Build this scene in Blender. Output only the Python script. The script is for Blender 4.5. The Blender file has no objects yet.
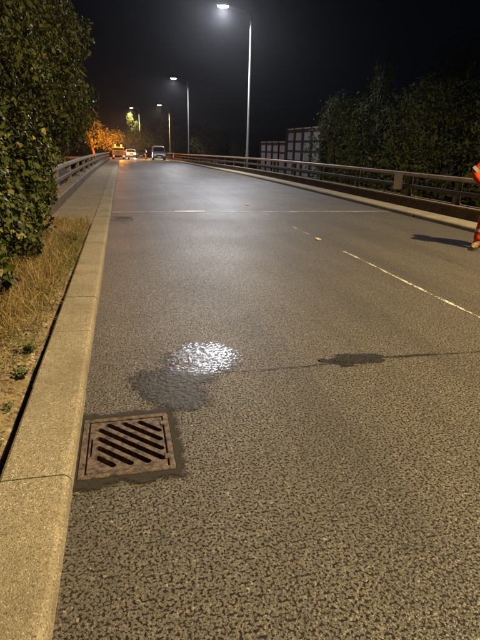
import bpy, bmesh, math, random
import numpy as np
from mathutils import Vector, Matrix

rng = np.random.default_rng(7)
random.seed(7)
sc = bpy.context.scene
col = sc.collection
R = math.radians

# ------------------------------------------------------------------ camera
CAM_H = 1.5
cd = bpy.data.cameras.new('camera')
cam = bpy.data.objects.new('camera', cd)
col.objects.link(cam)
cd.sensor_fit = 'VERTICAL'
cd.sensor_height = 34.6
cd.lens = 34.6 * 481.0 / 640.0
cd.clip_start = 0.05
cd.clip_end = 4000
yaw, pitch, roll = R(13.588), R(19.816), R(1.5)
fwd = Vector((math.sin(yaw) * math.cos(pitch), math.cos(yaw) * math.cos(pitch), -math.sin(pitch)))
rt = fwd.cross(Vector((0, 0, 1))).normalized()
up = rt.cross(fwd)
e1 = rt * math.cos(roll) + up * math.sin(roll)
e2 = up * math.cos(roll) - rt * math.sin(roll)
m = Matrix((e1, e2, -fwd)).transposed().to_4x4()
m.translation = Vector((0, 0, CAM_H))
cam.matrix_world = m
sc.camera = cam

# ------------------------------------------------------------------ night sky, faint sun, exposure
SUN_EL, SUN_ROT = R(6), R(215)
w = bpy.data.worlds.new('World')
sc.world = w
w.use_nodes = True
wn = w.node_tree.nodes
sky = wn.new('ShaderNodeTexSky')
sky.sky_type = 'NISHITA'
sky.sun_disc = False
sky.sun_elevation = SUN_EL
sky.sun_rotation = SUN_ROT
sky.ozone_density = 6.0
wn['Background'].inputs['Strength'].default_value = 0.0006
w.node_tree.links.new(sky.outputs[0], wn['Background'].inputs[0])
sd = bpy.data.lights.new('sun', 'SUN')
sd.energy = 0.004
sd.angle = R(0.5)
sd.color = (0.8, 0.88, 1.0)
so = bpy.data.objects.new('sun', sd)
col.objects.link(so)
so.rotation_euler = Vector((-math.sin(SUN_ROT) * math.cos(SUN_EL), -math.cos(SUN_ROT) * math.cos(SUN_EL), -math.sin(SUN_EL))).to_track_quat('-Z', 'Y').to_euler()
sc.view_settings.view_transform = 'Standard'
sc.view_settings.look = 'None'
sc.view_settings.exposure = 0.0
sc.view_settings.gamma = 1.0
sc.cycles.use_denoising = True
sc.cycles.max_bounces = 6
sc.cycles.diffuse_bounces = 3
sc.cycles.transparent_max_bounces = 8
sc.cycles.sample_clamp_indirect = 4.0

# ------------------------------------------------------------------ helpers
def zr(y):
    """height of the carriageway along the road: level, then over a gentle crest"""
    if y < 15: return 0.0
    if y < 34: return -3.3e-4 * (y - 15) ** 2
    z = -3.3e-4 * 19 ** 2 - 0.01254 * (y - 34)
    if y > 85: z -= 2.0e-4 * (y - 85) ** 2 if y < 135 else 0.5 + 0.02 * (y - 135)
    return z

class MB:
    def __init__(s): s.v = []; s.f = []
    def add(s, vs, fs):
        n = len(s.v); s.v += [tuple(q) for q in vs]; s.f += [tuple(i + n for i in f) for f in fs]; return s
    def box(s, x0, x1, y0, y1, z0, z1):
        return s.add([(x0,y0,z0),(x1,y0,z0),(x1,y1,z0),(x0,y1,z0),(x0,y0,z1),(x1,y0,z1),(x1,y1,z1),(x0,y1,z1)],
                     [(0,3,2,1),(4,5,6,7),(0,1,5,4),(1,2,6,5),(2,3,7,6),(3,0,4,7)])
    def cbox(s, x0, x1, y0, y1, z0, z1, c=0.01):
        """box with chamfered vertical and top edges"""
        o = [(x0+c,y0),(x1-c,y0),(x1,y0+c),(x1,y1-c),(x1-c,y1),(x0+c,y1),(x0,y1-c),(x0,y0+c)]
        i = [(x0+2*c,y0+c),(x1-2*c,y0+c),(x1-c,y0+2*c),(x1-c,y1-2*c),(x1-2*c,y1-c),(x0+2*c,y1-c),(x0+c,y1-2*c),(x0+c,y0+2*c)]
        vs = [(a,b,z0) for a,b in o] + [(a,b,z1-c) for a,b in o] + [(a,b,z1) for a,b in i]
        fs = [tuple(range(7,-1,-1)), tuple(range(16,24))]
        for r in (0, 8):
            for k in range(8): fs.append((r+k, r+(k+1)%8, r+8+(k+1)%8, r+8+k))
        return s.add(vs, fs)
    def sect_y(s, poly, ys, zf=None, xf=None):
        """extrude an (x,z) outline along y through the stations ys"""
        n = len(poly); vs = []; fs = []
        for y in ys:
            dz = zf(y) if zf else 0.0; dx = xf(y) if xf else 0.0
            vs += [(px + dx, y, pz + dz) for px, pz in poly]
        for k in range(len(ys)-1):
            for i in range(n):
                j = (i+1) % n
                fs.append((k*n+i, k*n+j, (k+1)*n+j, (k+1)*n+i))
        fs.append(tuple(range(n-1,-1,-1))); fs.append(tuple((len(ys)-1)*n + i for i in range(n)))
        return s.add(vs, fs)
    def tube(s, pts, rad, n=8, cap=True):
        pts = [Vector(p) for p in pts]
        if not hasattr(rad, '__len__'): rad = [rad]*len(pts)
        vs = []; fs = []; ref = None
        for k, p in enumerate(pts):
            d = (pts[min(k+1,len(pts)-1)] - pts[max(k-1,0)]).normalized()
            if ref is None: ref = d.orthogonal().normalized()
            a = (ref - d*ref.dot(d)).normalized(); b = d.cross(a); ref = a
            for i in range(n):
                t = 2*math.pi*i/n
                vs.append(p + (a*math.cos(t) + b*math.sin(t))*rad[k])
        for k in range(len(pts)-1):
            for i in range(n):
                j = (i+1) % n
                fs.append((k*n+i, k*n+j, (k+1)*n+j, (k+1)*n+i))
        if cap:
            fs.append(tuple(range(n-1,-1,-1))); fs.append(tuple((len(pts)-1)*n+i for i in range(n)))
        return s.add(vs, fs)
    def lathe(s, prof, n=20, c=(0,0,0), sx=1, sy=1):
        vs = []; fs = []
        for r, z in prof:
            for i in range(n):
                t = 2*math.pi*i/n
                vs.append((c[0]+r*math.cos(t)*sx, c[1]+r*math.sin(t)*sy, c[2]+z))
        for k in range(len(prof)-1):
            for i in range(n):
                j = (i+1) % n
                fs.append((k*n+i, k*n+j, (k+1)*n+j, (k+1)*n+i))
        fs.append(tuple(range(n-1,-1,-1))); fs.append(tuple((len(prof)-1)*n+i for i in range(n)))
        return s.add(vs, fs)
    def build(s, name, mat, parent=None, smooth=False, loc=None):
        me = bpy.data.meshes.new(name); me.from_pydata(s.v, [], s.f); me.update()
        if smooth: me.polygons.foreach_set('use_smooth', [True]*len(me.polygons))
        return obj(name, me, mat, parent, loc)

def obj(name, me, mat, parent=None, loc=None):
    o = bpy.data.objects.new(name, me); col.objects.link(o)
    if mat is not None and not me.materials: me.materials.append(mat)
    if parent is not None: o.parent = parent
    if loc is not None: o.location = loc
    return o
def empty(name, loc=(0,0,0), rz=0):
    o = bpy.data.objects.new(name, None); col.objects.link(o); o.location = loc; o.rotation_euler.z = rz
    o.empty_display_size = 0.2
    return o
def tag(o, label=None, cat=None, group=None, kind=None):
    if label: o['label'] = label
    if cat: o['category'] = cat
    if group: o['group'] = group
    if kind: o['kind'] = kind
    return o
def copy_tree(o, parent=None):
    c = o.copy(); col.objects.link(c); c.parent = parent
    for ch in list(o.children): copy_tree(ch, c)
    return c
def evaluated(o, name):
    dg = bpy.context.evaluated_depsgraph_get()
    return bpy.data.meshes.new_from_object(o.evaluated_get(dg))

# ------------------------------------------------------------------ materials
class NT:
    def __init__(s, name):
        s.m = bpy.data.materials.new(name); s.m.use_nodes = True
        s.n = s.m.node_tree.nodes; s.l = s.m.node_tree.links
        s.p = s.n['Principled BSDF']; s.out = s.n['Material Output']
    def new(s, t, **kw):
        x = s.n.new(t)
        for k, v in kw.items():
            if k.startswith('i_'): x.inputs[k[2:].replace('_', ' ')].default_value = v
            else: setattr(x, k, v)
        return x
    def link(s, a, b): s.l.new(a, b)
    def coord(s, scale=1.0, vec=None):
        tc = s.new('ShaderNodeNewGeometry')
        mp = s.new('ShaderNodeMapping'); s.link(tc.outputs['Position'], mp.inputs[0])
        mp.inputs['Scale'].default_value = vec or (scale,)*3
        return mp.outputs[0]
    def noise(s, scale, detail=4, rough=0.55, vec=None):
        x = s.new('ShaderNodeTexNoise'); x.inputs['Scale'].default_value = scale
        x.inputs['Detail'].default_value = detail; x.inputs['Roughness'].default_value = rough
        s.link(vec or s.coord(), x.inputs['Vector']); return x.outputs['Fac']
    def voro(s, scale, feature='F1', out='Distance', vec=None):
        x = s.new('ShaderNodeTexVoronoi'); x.feature = feature; x.inputs['Scale'].default_value = scale
        s.link(vec or s.coord(), x.inputs['Vector']); return x.outputs[out]
    def ramp(s, fac, stops):
        x = s.new('ShaderNodeValToRGB'); s.link(fac, x.inputs[0])
        el = x.color_ramp.elements
        while len(el) < len(stops): el.new(0.5)
        for e, (p, c) in zip(el, stops):
            e.position = p; e.color = (c, c, c, 1) if not hasattr(c, '__len__') else (*c, 1)
        return x.outputs[0]
    def mix(s, fac, a, b, mode='MIX'):
        x = s.new('ShaderNodeMix'); x.data_type = 'RGBA'; x.blend_type = mode
        for v, i in ((fac, 0), (a, 6), (b, 7)):
            if hasattr(v, 'is_linked'): s.link(v, x.inputs[i])
            elif hasattr(v, '__len__'): x.inputs[i].default_value = (*v, 1)
            else: x.inputs[i].default_value = v if i == 0 else (v, v, v, 1)
        return x.outputs[2]
    def math(s, op, a, b=0.0, c=None, clamp=False):
        x = s.new('ShaderNodeMath'); x.operation = op; x.use_clamp = clamp
        for k, v in enumerate((a, b, c)):
            if v is None: continue
            if hasattr(v, 'is_linked'): s.link(v, x.inputs[k])
            else: x.inputs[k].default_value = v
        return x.outputs[0]
    def bump(s, h, strength=1.0, dist=0.01):
        x = s.new('ShaderNodeBump'); x.inputs['Strength'].default_value = strength; x.inputs['Distance'].default_value = dist
        s.link(h, x.inputs['Height']); s.link(x.outputs[0], s.p.inputs['Normal']); return x
    def base(s, c, rough=0.6, metal=0.0, spec=None):
        i = s.p.inputs['Base Color']
        if hasattr(c, 'is_linked'): s.link(c, i)
        else: i.default_value = (*c, 1)
        if hasattr(rough, 'is_linked'): s.link(rough, s.p.inputs['Roughness'])
        else: s.p.inputs['Roughness'].default_value = rough
        s.p.inputs['Metallic'].default_value = metal
        if spec is not None: s.p.inputs['Specular IOR Level'].default_value = spec
        return s
    def alpha(s, fac):
        tr = s.new('ShaderNodeBsdfTransparent'); mx = s.new('ShaderNodeMixShader')
        s.link(fac, mx.inputs[0]); s.link(tr.outputs[0], mx.inputs[1]); s.link(s.p.outputs[0], mx.inputs[2])
        s.link(mx.outputs[0], s.out.inputs['Surface'])

def speckled(name, dark, mid, light, rough=0.6, var=0.18, cell=80, grain=True, bstr=0.7, bdist=0.006, dirt=None, spec=0.5):
    """mottled mineral surface: chips, pits and slow changes of tone"""
    t = NT(name)
    big = t.noise(0.7, 5, 0.6)
    fine = t.noise(35, 5, 0.7)
    tone = t.mix(t.ramp(big, [(0.3, 0.0), (0.7, 1.0)]), mid, tuple(c*(1-var) for c in mid))
    tone = t.mix(t.ramp(fine, [(0.35, 0), (0.65, 1)]), tone, tuple(c*0.7 for c in mid))
    x = t.new('ShaderNodeTexVoronoi'); x.inputs['Scale'].default_value = cell; t.link(t.coord(), x.inputs['Vector'])
    sep = t.new('ShaderNodeSeparateColor'); t.link(x.outputs['Color'], sep.inputs[0])
    tone = t.mix(t.ramp(sep.outputs[0], [(0.10, 1.0), (0.22, 0.0)]), tone, dark)
    tone = t.mix(t.ramp(sep.outputs[1], [(0.90, 0.0), (0.97, 1.0)]), tone, light)
    if dirt:
        d = t.ramp(t.noise(2.2, 6, 0.65), [(0.45, 0), (0.7, 0.7)])
        tone = t.mix(d, tone, dirt)
    t.base(tone, rough, spec=spec)
    h = t.math('SUBTRACT', t.ramp(sep.outputs[0], [(0.05, 0.0), (0.35, 1.0)]), x.outputs['Distance'])
    h = t.math('ADD', h, fine)
    t.bump(h, bstr, bdist)
    return t.m

def asphalt(name, wet=False):
    t = NT(name)
    co = t.coord()
    # distort so that the chips are not regular cells
    nz = t.new('ShaderNodeTexNoise'); nz.inputs['Scale'].default_value = 60; nz.inputs['Detail'].default_value = 2; t.link(co, nz.inputs['Vector'])
    va = t.new('ShaderNodeVectorMath'); va.operation = 'MULTIPLY_ADD'; t.link(nz.outputs['Color'], va.inputs[0])
    va.inputs[1].default_value = (0.012,)*3; t.link(co, va.inputs[2])
    x = t.new('ShaderNodeTexVoronoi'); x.inputs['Scale'].default_value = 92; t.link(va.outputs[0], x.inputs['Vector'])
    sep = t.new('ShaderNodeSeparateColor'); t.link(x.outputs['Color'], sep.inputs[0])
    edge = t.new('ShaderNodeTexVoronoi'); edge.feature = 'DISTANCE_TO_EDGE'; edge.inputs['Scale'].default_value = 92; t.link(va.outputs[0], edge.inputs['Vector'])
    pit_n = t.noise(80, 3, 0.6, co)
    slow = t.noise(0.55, 5, 0.6, co)
    mid = t.noise(5.0, 4, 0.6, co)
    stone = t.ramp(sep.outputs[1], [(0.0, (0.105, 0.091, 0.070)), (0.5, (0.148, 0.129, 0.099)), (0.96, (0.190, 0.166, 0.128)), (1.0, (0.36, 0.32, 0.25))])
    binder = (0.013, 0.011, 0.009)
    pit = t.math('MULTIPLY', t.ramp(pit_n, [(0.425, 1.0), (0.468, 0.0)]), 1.0)
    gap = t.ramp(edge.outputs['Distance'], [(0.0, 1.0), (0.07, 0.0)])
    low = t.math('MAXIMUM', pit, t.math('MULTIPLY', gap, 0.18))
    c = t.mix(low, stone, binder)
    c = t.mix(t.ramp(slow, [(0.32, 0.0), (0.68, 0.38)]), c, (0.055, 0.050, 0.045))
    c = t.mix(t.ramp(mid, [(0.5, 0.0), (0.8, 0.35)]), c, (0.06, 0.055, 0.05))
    coarse = t.noise(24, 4, 0.7, co)
    c = t.mix(t.ramp(coarse, [(0.36, 0.40), (0.50, 0.0)]), c, (0.030, 0.027, 0.023))
    streak = t.noise(1.0, 4, 0.6, t.coord(vec=(1.5, 0.09, 1.0)))
    c = t.mix(t.ramp(streak, [(0.45, 0.0), (0.70, 0.6)]), c, (0.045, 0.041, 0.037))
    drip = t.math('MULTIPLY', t.ramp(t.noise(3.2, 5, 0.7, co), [(0.60, 0.0), (0.72, 1.0)]), 0.5)
    c = t.mix(drip, c, (0.028, 0.025, 0.022))
    dome = t.math('MULTIPLY', t.math('POWER', x.outputs['Distance'], 1.6), -1.0)
    hgt = t.math('ADD', t.math('MULTIPLY', low, -0.0022 if wet else -0.0060), t.math('MULTIPLY', sep.outputs[2], 0.0006 if wet else 0.0012))
    hgt = t.math('ADD', hgt, t.math('MULTIPLY', dome, 0.0012 if wet else 0.0019))
    hgt = t.math('ADD', hgt, t.math('MULTIPLY', t.noise(210, 2, 0.5, co), 0.0008))
    if wet:
        hgt = t.math('ADD', t.math('MULTIPLY', t.noise(30, 2, 0.5, co), 0.0052), t.math('MULTIPLY', hgt, 0.3))
        c = t.mix(0.66, c, (0.006, 0.006, 0.006))
        t.base(c, t.ramp(mid, [(0.35, 0.12), (0.65, 0.20)]), spec=1.0)
        t.p.inputs['Coat Weight'].default_value = 0.6; t.p.inputs['Coat Roughness'].default_value = 0.12; t.p.inputs['Coat IOR'].default_value = 1.33
        t.bump(hgt, 1.0, 1.0)
    else:
        t.base(c, t.math('ADD', t.ramp(slow, [(0.3, 0.40), (0.7, 0.50)]), t.ramp(coarse, [(0.38, 0.14), (0.60, 0.0)])), spec=0.5)
        t.link(t.ramp(low, [(0.0, 0.55), (0.6, 0.04)]), t.p.inputs['Specular IOR Level'])
        hgt = t.math('ADD', hgt, t.math('MULTIPLY', t.noise(26, 2, 0.5, co), 0.0042))
        t.bump(hgt, 1.0, 1.0)
    return t

def simple(name, c, rough=0.5, metal=0.0, var=0.15, scale=8.0, bump=0.0, spec=None):
    t = NT(name)
    n = t.noise(scale, 5, 0.6)
    t.base(t.mix(t.ramp(n, [(0.3, 0), (0.7, 1)]), c, tuple(k*(1-2*var) for k in c)), rough, metal, spec)
    if bump: t.bump(n, bump, 0.01)
    return t.m
def emit(name, c, s):
    t = NT(name)
    t.base((0.02, 0.02, 0.02), 0.3)
    t.p.inputs['Emission Color'].default_value = (*c, 1); t.p.inputs['Emission Strength'].default_value = s
    return t.m
def leaf_mat(name, c1, c2, c3, rough=0.45, trans=0.25, spec=0.2):
    t = NT(name)
    g = t.new('ShaderNodeNewGeometry')
    c = t.ramp(g.outputs['Random Per Island'], [(0.0, c1), (0.55, c2), (0.93, c2), (1.0, c3)])
    t.base(c, rough, spec=spec)
    tl = t.new('ShaderNodeBsdfTranslucent'); t.link(c, tl.inputs[0])
    mx = t.new('ShaderNodeMixShader'); mx.inputs[0].default_value = trans
    t.link(t.p.outputs[0], mx.inputs[1]); t.link(tl.outputs[0], mx.inputs[2]); t.link(mx.outputs[0], t.out.inputs['Surface'])
    return t.m

M = {}
M['asphalt'] = asphalt('asphalt').m
tw = asphalt('wet_asphalt', True)
M['kerb'] = speckled('kerb_concrete', (0.13, 0.108, 0.072), (0.37, 0.32, 0.225), (0.52, 0.46, 0.35), 0.85, 0.35, 170, bstr=0.6, bdist=0.005, dirt=(0.15, 0.125, 0.08), spec=0.25)
M['paving'] = speckled('footway_surface', (0.06, 0.05, 0.03), (0.29, 0.235, 0.15), (0.38, 0.32, 0.22), 0.85, 0.3, 90, bstr=0.5, bdist=0.005, dirt=(0.13, 0.10, 0.065), spec=0.25)
M['soil'] = speckled('dry_soil', (0.09, 0.065, 0.035), (0.30, 0.235, 0.135), (0.42, 0.35, 0.22), 0.95, 0.4, 45, bstr=0.9, bdist=0.012, dirt=(0.13, 0.095, 0.05), spec=0.15)
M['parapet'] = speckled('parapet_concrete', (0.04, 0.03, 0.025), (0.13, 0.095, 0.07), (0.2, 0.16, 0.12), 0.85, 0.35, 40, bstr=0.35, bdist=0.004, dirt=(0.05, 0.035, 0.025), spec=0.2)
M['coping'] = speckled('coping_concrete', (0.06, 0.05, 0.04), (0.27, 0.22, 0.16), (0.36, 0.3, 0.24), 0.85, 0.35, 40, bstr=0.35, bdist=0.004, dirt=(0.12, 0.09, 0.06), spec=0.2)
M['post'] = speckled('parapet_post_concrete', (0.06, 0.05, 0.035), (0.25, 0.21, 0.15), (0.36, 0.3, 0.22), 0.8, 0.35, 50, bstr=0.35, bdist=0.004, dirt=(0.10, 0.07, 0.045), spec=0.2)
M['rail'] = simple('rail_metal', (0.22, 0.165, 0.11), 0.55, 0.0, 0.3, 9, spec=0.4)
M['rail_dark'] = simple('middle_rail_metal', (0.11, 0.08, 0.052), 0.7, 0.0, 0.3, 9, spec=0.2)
M['steel'] = simple('lamp_post_steel', (0.13, 0.13, 0.13), 0.5, 0.3, 0.1, 4)
M['dark_metal'] = simple('dark_frame_metal', (0.014, 0.014, 0.018), 0.85, 0.0, spec=0.1)
M['panel'] = simple('pale_panel', (0.125, 0.13, 0.145), 0.7, 0, 0.2, 1.2)
M['ground'] = speckled('rough_ground', (0.01, 0.01, 0.006), (0.035, 0.035, 0.018), (0.06, 0.055, 0.03), 0.95, 0.4, 8, bstr=0.6, bdist=0.05)
M['deck'] = simple('deck_concrete', (0.2, 0.18, 0.15), 0.8)
M['bark'] = speckled('bark', (0.02, 0.015, 0.01), (0.075, 0.055, 0.035), (0.1, 0.08, 0.055), 0.9, 0.3, 30, bdist=0.015)
M['ivy'] = leaf_mat('ivy_leaf', (0.020, 0.028, 0.006), (0.070, 0.080, 0.017), (0.26, 0.22, 0.06), 0.45, 0.14, 0.09)
M['hedge_leaf'] = leaf_mat('hedge_leaf', (0.016, 0.022, 0.005), (0.054, 0.058, 0.013), (0.13, 0.115, 0.035), 0.55, 0.2, 0.09)
M['tree_leaf'] = leaf_mat('tree_leaf', (0.020, 0.026, 0.006), (0.050, 0.054, 0.012), (0.09, 0.08, 0.022), 0.7, 0.25, 0.05)
M['far_leaf'] = leaf_mat('far_leaf', (0.03, 0.04, 0.012), (0.07, 0.085, 0.022), (0.13, 0.13, 0.04), 0.5, 0.3)
M['straw'] = leaf_mat('dry_grass', (0.15, 0.10, 0.035), (0.42, 0.31, 0.13), (0.13, 0.17, 0.04), 0.6, 0.25)
M['weed'] = leaf_mat('weed_leaf', (0.06, 0.085, 0.02), (0.11, 0.14, 0.035), (0.2, 0.18, 0.06), 0.5, 0.2)
M['litter'] = leaf_mat('leaf_litter', (0.15, 0.085, 0.03), (0.30, 0.21, 0.08), (0.45, 0.34, 0.12), 0.7, 0.1)
M['tar'] = simple('tar', (0.022, 0.019, 0.016), 0.55, 0, 0.4, 70, 1.0, spec=0.22)
M['orange'] = simple('orange_fabric', (0.72, 0.075, 0.016), 0.9, 0, 0.28, 13, 1.0, spec=0.1)
M['reflective'] = simple('reflective_band', (0.48, 0.44, 0.36), 0.5, 0.2, 0.05)
M['skin'] = simple('skin', (0.52, 0.31, 0.22), 0.5)
M['boot'] = simple('boot_leather', (0.26, 0.14, 0.05), 0.7, 0, 0.3, 30, 0.6)
M['sole'] = simple('boot_sole', (0.03, 0.025, 0.02), 0.7)
M['hair'] = simple('hair', (0.03, 0.02, 0.012), 0.6)
M['white_paint'] = simple('white_vehicle_paint', (0.62, 0.63, 0.65), 0.28, 0, 0.05)
M['grey_paint'] = simple('grey_vehicle_paint', (0.16, 0.165, 0.17), 0.25, 0.2, 0.05)
M['black_paint'] = simple('dark_vehicle_paint', (0.02, 0.02, 0.024), 0.25, 0, 0.1)
M['red_paint'] = simple('orange_red_vehicle_paint', (0.55, 0.07, 0.03), 0.35)
M['yellow_paint'] = simple('yellow_paint', (0.75, 0.5, 0.04), 0.45)
M['rubber'] = simple('rubber', (0.018, 0.018, 0.018), 0.8)
M['alloy'] = simple('alloy', (0.45, 0.45, 0.46), 0.35, 0.8)
M['glass'] = simple('vehicle_glass', (0.008, 0.01, 0.012), 0.06, 0, 0.0, spec=0.7)
M['plate'] = simple('number_plate', (0.75, 0.74, 0.68), 0.5)
M['paper'] = simple('paper_notice', (0.52, 0.47, 0.43), 0.7, 0, 0.08, 5)
M['cone'] = simple('cone_plastic', (0.78, 0.10, 0.02), 0.5)
M['lens_cool'] = emit('lamp_lens_cool', (0.80, 0.88, 1.0), 45)
M['lens_warm'] = emit('lamp_lens_warm', (1.0, 0.86, 0.62), 40)
M['headlight'] = emit('headlight_lit', (1.0, 0.93, 0.85), 30)
M['beacon'] = emit('amber_beacon_lit', (1.0, 0.24, 0.012), 6)
M['taillight'] = emit('red_lamp_lit', (1.0, 0.06, 0.03), 14)
M['amber_stud'] = simple('stud_reflector', (0.8, 0.72, 0.5), 0.25)

# cast iron
t = NT('cast_iron')
n1 = t.noise(28, 6, 0.7); n2 = t.noise(140, 3, 0.6)
c = t.mix(t.ramp(n1, [(0.40, 0), (0.58, 1)]), (0.030, 0.022, 0.017), (0.17, 0.12, 0.08))
c = t.mix(t.ramp(n2, [(0.56, 0), (0.66, 1)]), c, (0.035, 0.025, 0.02))
t.base(c, 0.55, 0.25); t.bump(t.math('ADD', n1, n2), 0.8, 0.004)
M['iron'] = t.m
M['pit'] = simple('gully_wall', (0.03, 0.027, 0.023), 0.9, 0, 0.2, 15, 0.5)
# worn paint, patchy
def worn(name, c, lo, hi, rough=0.6):
    t = NT(name)
    t.base(c, rough)
    f = t.math('ADD', t.noise(38, 4, 0.7), t.math('MULTIPLY', t.math('SUBTRACT', t.noise(3.0, 3, 0.5), 0.5), 0.5))
    t.alpha(t.ramp(f, [(lo, 0), (hi, 1)]))
    return t.m
M['line_paint'] = worn('worn_white_paint', (0.62, 0.58, 0.48), 0.47, 0.58)
M['line_faint'] = worn('faint_white_paint', (0.55, 0.52, 0.45), 0.52, 0.66)
M['joint'] = worn('joint_mortar', (0.42, 0.40, 0.36), 0.40, 0.56)
M['seal'] = worn('sealant', (0.018, 0.016, 0.014), 0.40, 0.52, 0.5)

# ------------------------------------------------------------------ setting: ground, road, footways
XL, XR = -0.30, 6.75          # kerb faces
G = 300
gb = MB(); gb.add([(-G,-G,-5.2),(G,-G,-5.2),(G,G,-5.2),(-G,G,-5.2)], [(0,1,2,3)])
tag(gb.build('ground', M['ground']), kind='structure')

def sheet(name, xs, ys, mat, holes=(), dz=0.0, parent=None, zfun=zr):
    vid = {}; vs = []; fs = []
    def V(x, y):
        k = (round(x,4), round(y,4))
        if k not in vid: vid[k] = len(vs); vs.append((x, y, zfun(y) + dz))
        return vid[k]
    for a, b in zip(xs[:-1], xs[1:]):
        for c, d in zip(ys[:-1], ys[1:]):
            if any(hx0 < (a+b)/2 < hx1 and hy0 < (c+d)/2 < hy1 for hx0, hx1, hy0, hy1 in holes): continue
            fs.append((V(a,c), V(b,c), V(b,d), V(a,d)))
    return MB().add(vs, fs).build(name, mat, parent)

DR1 = (-0.290, 0.180, 1.985, 2.520)
DR2 = (-0.290, 0.180, 10.40, 10.93)
ysr = sorted(set([-14, -4, 0, DR1[2], DR1[3], 4, 7, DR2[2], DR2[3], 13] + list(np.arange(15, 140, 2.0)) + [150, 170, 200]))
ysr = [float(v) for v in ysr]
road = tag(sheet('road', [XL-0.05, DR1[0], DR1[1], 1.5, 3.3, 5, XR+0.05], ysr, M['asphalt'], [DR1, DR2]), kind='structure')
jn = sheet('junction_road', [-30, -15, -5, XL-0.06], [float(v) for v in range(66, 104, 2)], M['asphalt'], dz=-0.004); tag(jn, kind='structure')
tag(sheet('far_verge', [-60, -31], [60, 70, 80, 90, 100, 120, 160, 200], M['ground'], dz=-0.05), kind='structure')
tag(sheet('far_bank', [-31, XL-0.07], [104, 112, 120, 130, 140, 160, 200], M['ground'], dz=-0.03), kind='structure')
tag(sheet('right_bank', [7.9, 14, 30], [80, 90, 100, 112, 120, 130, 140, 160, 200], M['ground'], dz=-0.3), kind='structure')

# bridge deck under the far stretch
dk = MB().sect_y([(-1.9,-0.9),(8.1,-0.9),(8.1,-0.30),(-1.9,-0.30)], [12, 15] + list(range(18, 80, 4)), zr)
tag(dk.build('bridge_deck', M['deck']), kind='structure')

# kerbs: single stones near, the far run as one piece
def kerb(name, face, side):
    k = empty(name, (face, 0, 0)); tag(k, kind='structure')
    wd = 0.305
    L = 0.915
    end = 66 if side < 0 else 100
    def section(j):
        a = 0.012
        pts = [(0, -0.2), (0.006, 0.068+j), (0.014, 0.088+j), (0.030, 0.099+j), (0.06, 0.102+j), (wd-0.012, 0.104+j), (wd, 0.096+j), (wd, -0.2)]
        return [(side*px, pz) for px, pz in pts]
    y = -3.575 + (0.0 if side < 0 else 0.4)
    while y < 26:
        j = random.uniform(-0.0035, 0.0035); g = random.uniform(0.0008, 0.0028)
        b = MB(); b.sect_y(section(j), [y+g, y+L-g], zr)
        if side > 0: b.f = [tuple(reversed(f)) for f in b.f]
        o = b.build('kerb_stone', M['kerb'], k)
        o.location.x = random.uniform(-0.004, 0.004)
        y += L
    b = MB()
    while y < end:
        b.sect_y(section(random.uniform(-0.003, 0.003)), [y+0.004, y+L-0.004], zr); y += L
    o = b.build('far_kerb_run', M['kerb'], k); tag(o, kind='stuff')
    return k
kerb('left_kerb', XL, -1)
kerb('right_kerb', XR, 1)
# joint filler lies lower than the stones
b = MB().sect_y([(XL-0.30,-0.2),(XL-0.02,-0.2),(XL-0.03,0.082),(XL-0.30,0.094)], [-4]+[float(v) for v in range(14,67,4)], zr); tag(b.build('left_kerb_bed', M['soil']), kind='structure')
b = MB().sect_y([(XR+0.02,-0.2),(XR+0.30,-0.2),(XR+0.30,0.094),(XR+0.03,0.082)], [-4]+[float(v) for v in range(14,101,4)], zr); tag(b.build('right_kerb_bed', M['soil']), kind='structure')

# right footway (narrow strip) and left paved footway (starts beyond the soil)
b = MB().sect_y([(XR+0.312,-0.3),(XR+0.75,-0.3),(XR+0.75,0.10),(XR+0.312,0.098)], [-4]+[float(v) for v in range(14,101,3)], zr); tag(b.build('right_footway', M['kerb']), kind='structure')
lf = MB().sect_y([(-1.75,-0.3),(-0.6095,-0.3),(-0.6095,0.098),(-1.75,0.112)], [9.35]+[float(v) for v in range(14,66,3)]+[66.0], zr)
tag(lf.build('left_footway', M['paving']), kind='structure')

# bare soil verge, uneven, with a dark open joint along the kerb back
def soil_z(x, y):
    base = 0.092 + 0.022*math.sin(3.1*x+1.7*y) * math.sin(1.3*y-2.2*x) + 0.012*math.sin(7*x+5.1*y)
    bank = max(0, -x-1.1)
    e = min(1.0, max(0.0, (-0.655-x)/0.10))
    return (base-0.03) * (0.55+0.45*e) + 0.03*e + 0.16*min(bank, 2.5)
vs = []; fs = []
sx = [-0.628, -0.634, -0.650, -0.68, -0.72] + list(np.linspace(-0.78, -2.2, 36)) + [-2.6, -3.2, -4, -6, -9, -15]
sy = list(np.linspace(-3, 9.6, 158))
for y in sy:
    jag = 0.010*math.sin(9*y)+0.008*math.sin(23*y+1)
    for i, x in enumerate(sx):
        xx = x + (jag if i < 4 else 0)
        z = soil_z(xx, y) + random.uniform(-0.006, 0.006)
        if i == 0: z = -0.16 if y < 3.7 else 0.085; xx = x if y < 3.7 else -0.6055
        vs.append((xx, y, z))
n = len(sx)
for k in range(len(sy)-1):
    for i in range(n-1): fs.append((k*n+i+1, k*n+i, (k+1)*n+i, (k+1)*n+i+1))
so_ = MB().add(vs, fs).build('soil_verge', M['soil'], smooth=True); tag(so_, kind='structure')
b = MB().add([(-0.66,-3.5,-0.10),(-0.60,-3.5,-0.10),(-0.60,9.5,-0.10),(-0.66,9.5,-0.10)], [(0,1,2,3)]); tag(b.build('kerb_joint_bottom', M['pit']), kind='structure')
# bank behind the left parapet carrying the trees
lb = MB().sect_y([(-15,-4),(-1.76,-4),(-1.76,0.02),(-4,0.3),(-15,0.3)], [9.62, 14, 22, 30], zr); tag(lb.build('left_bank', M['ground']), kind='structure')

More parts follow.
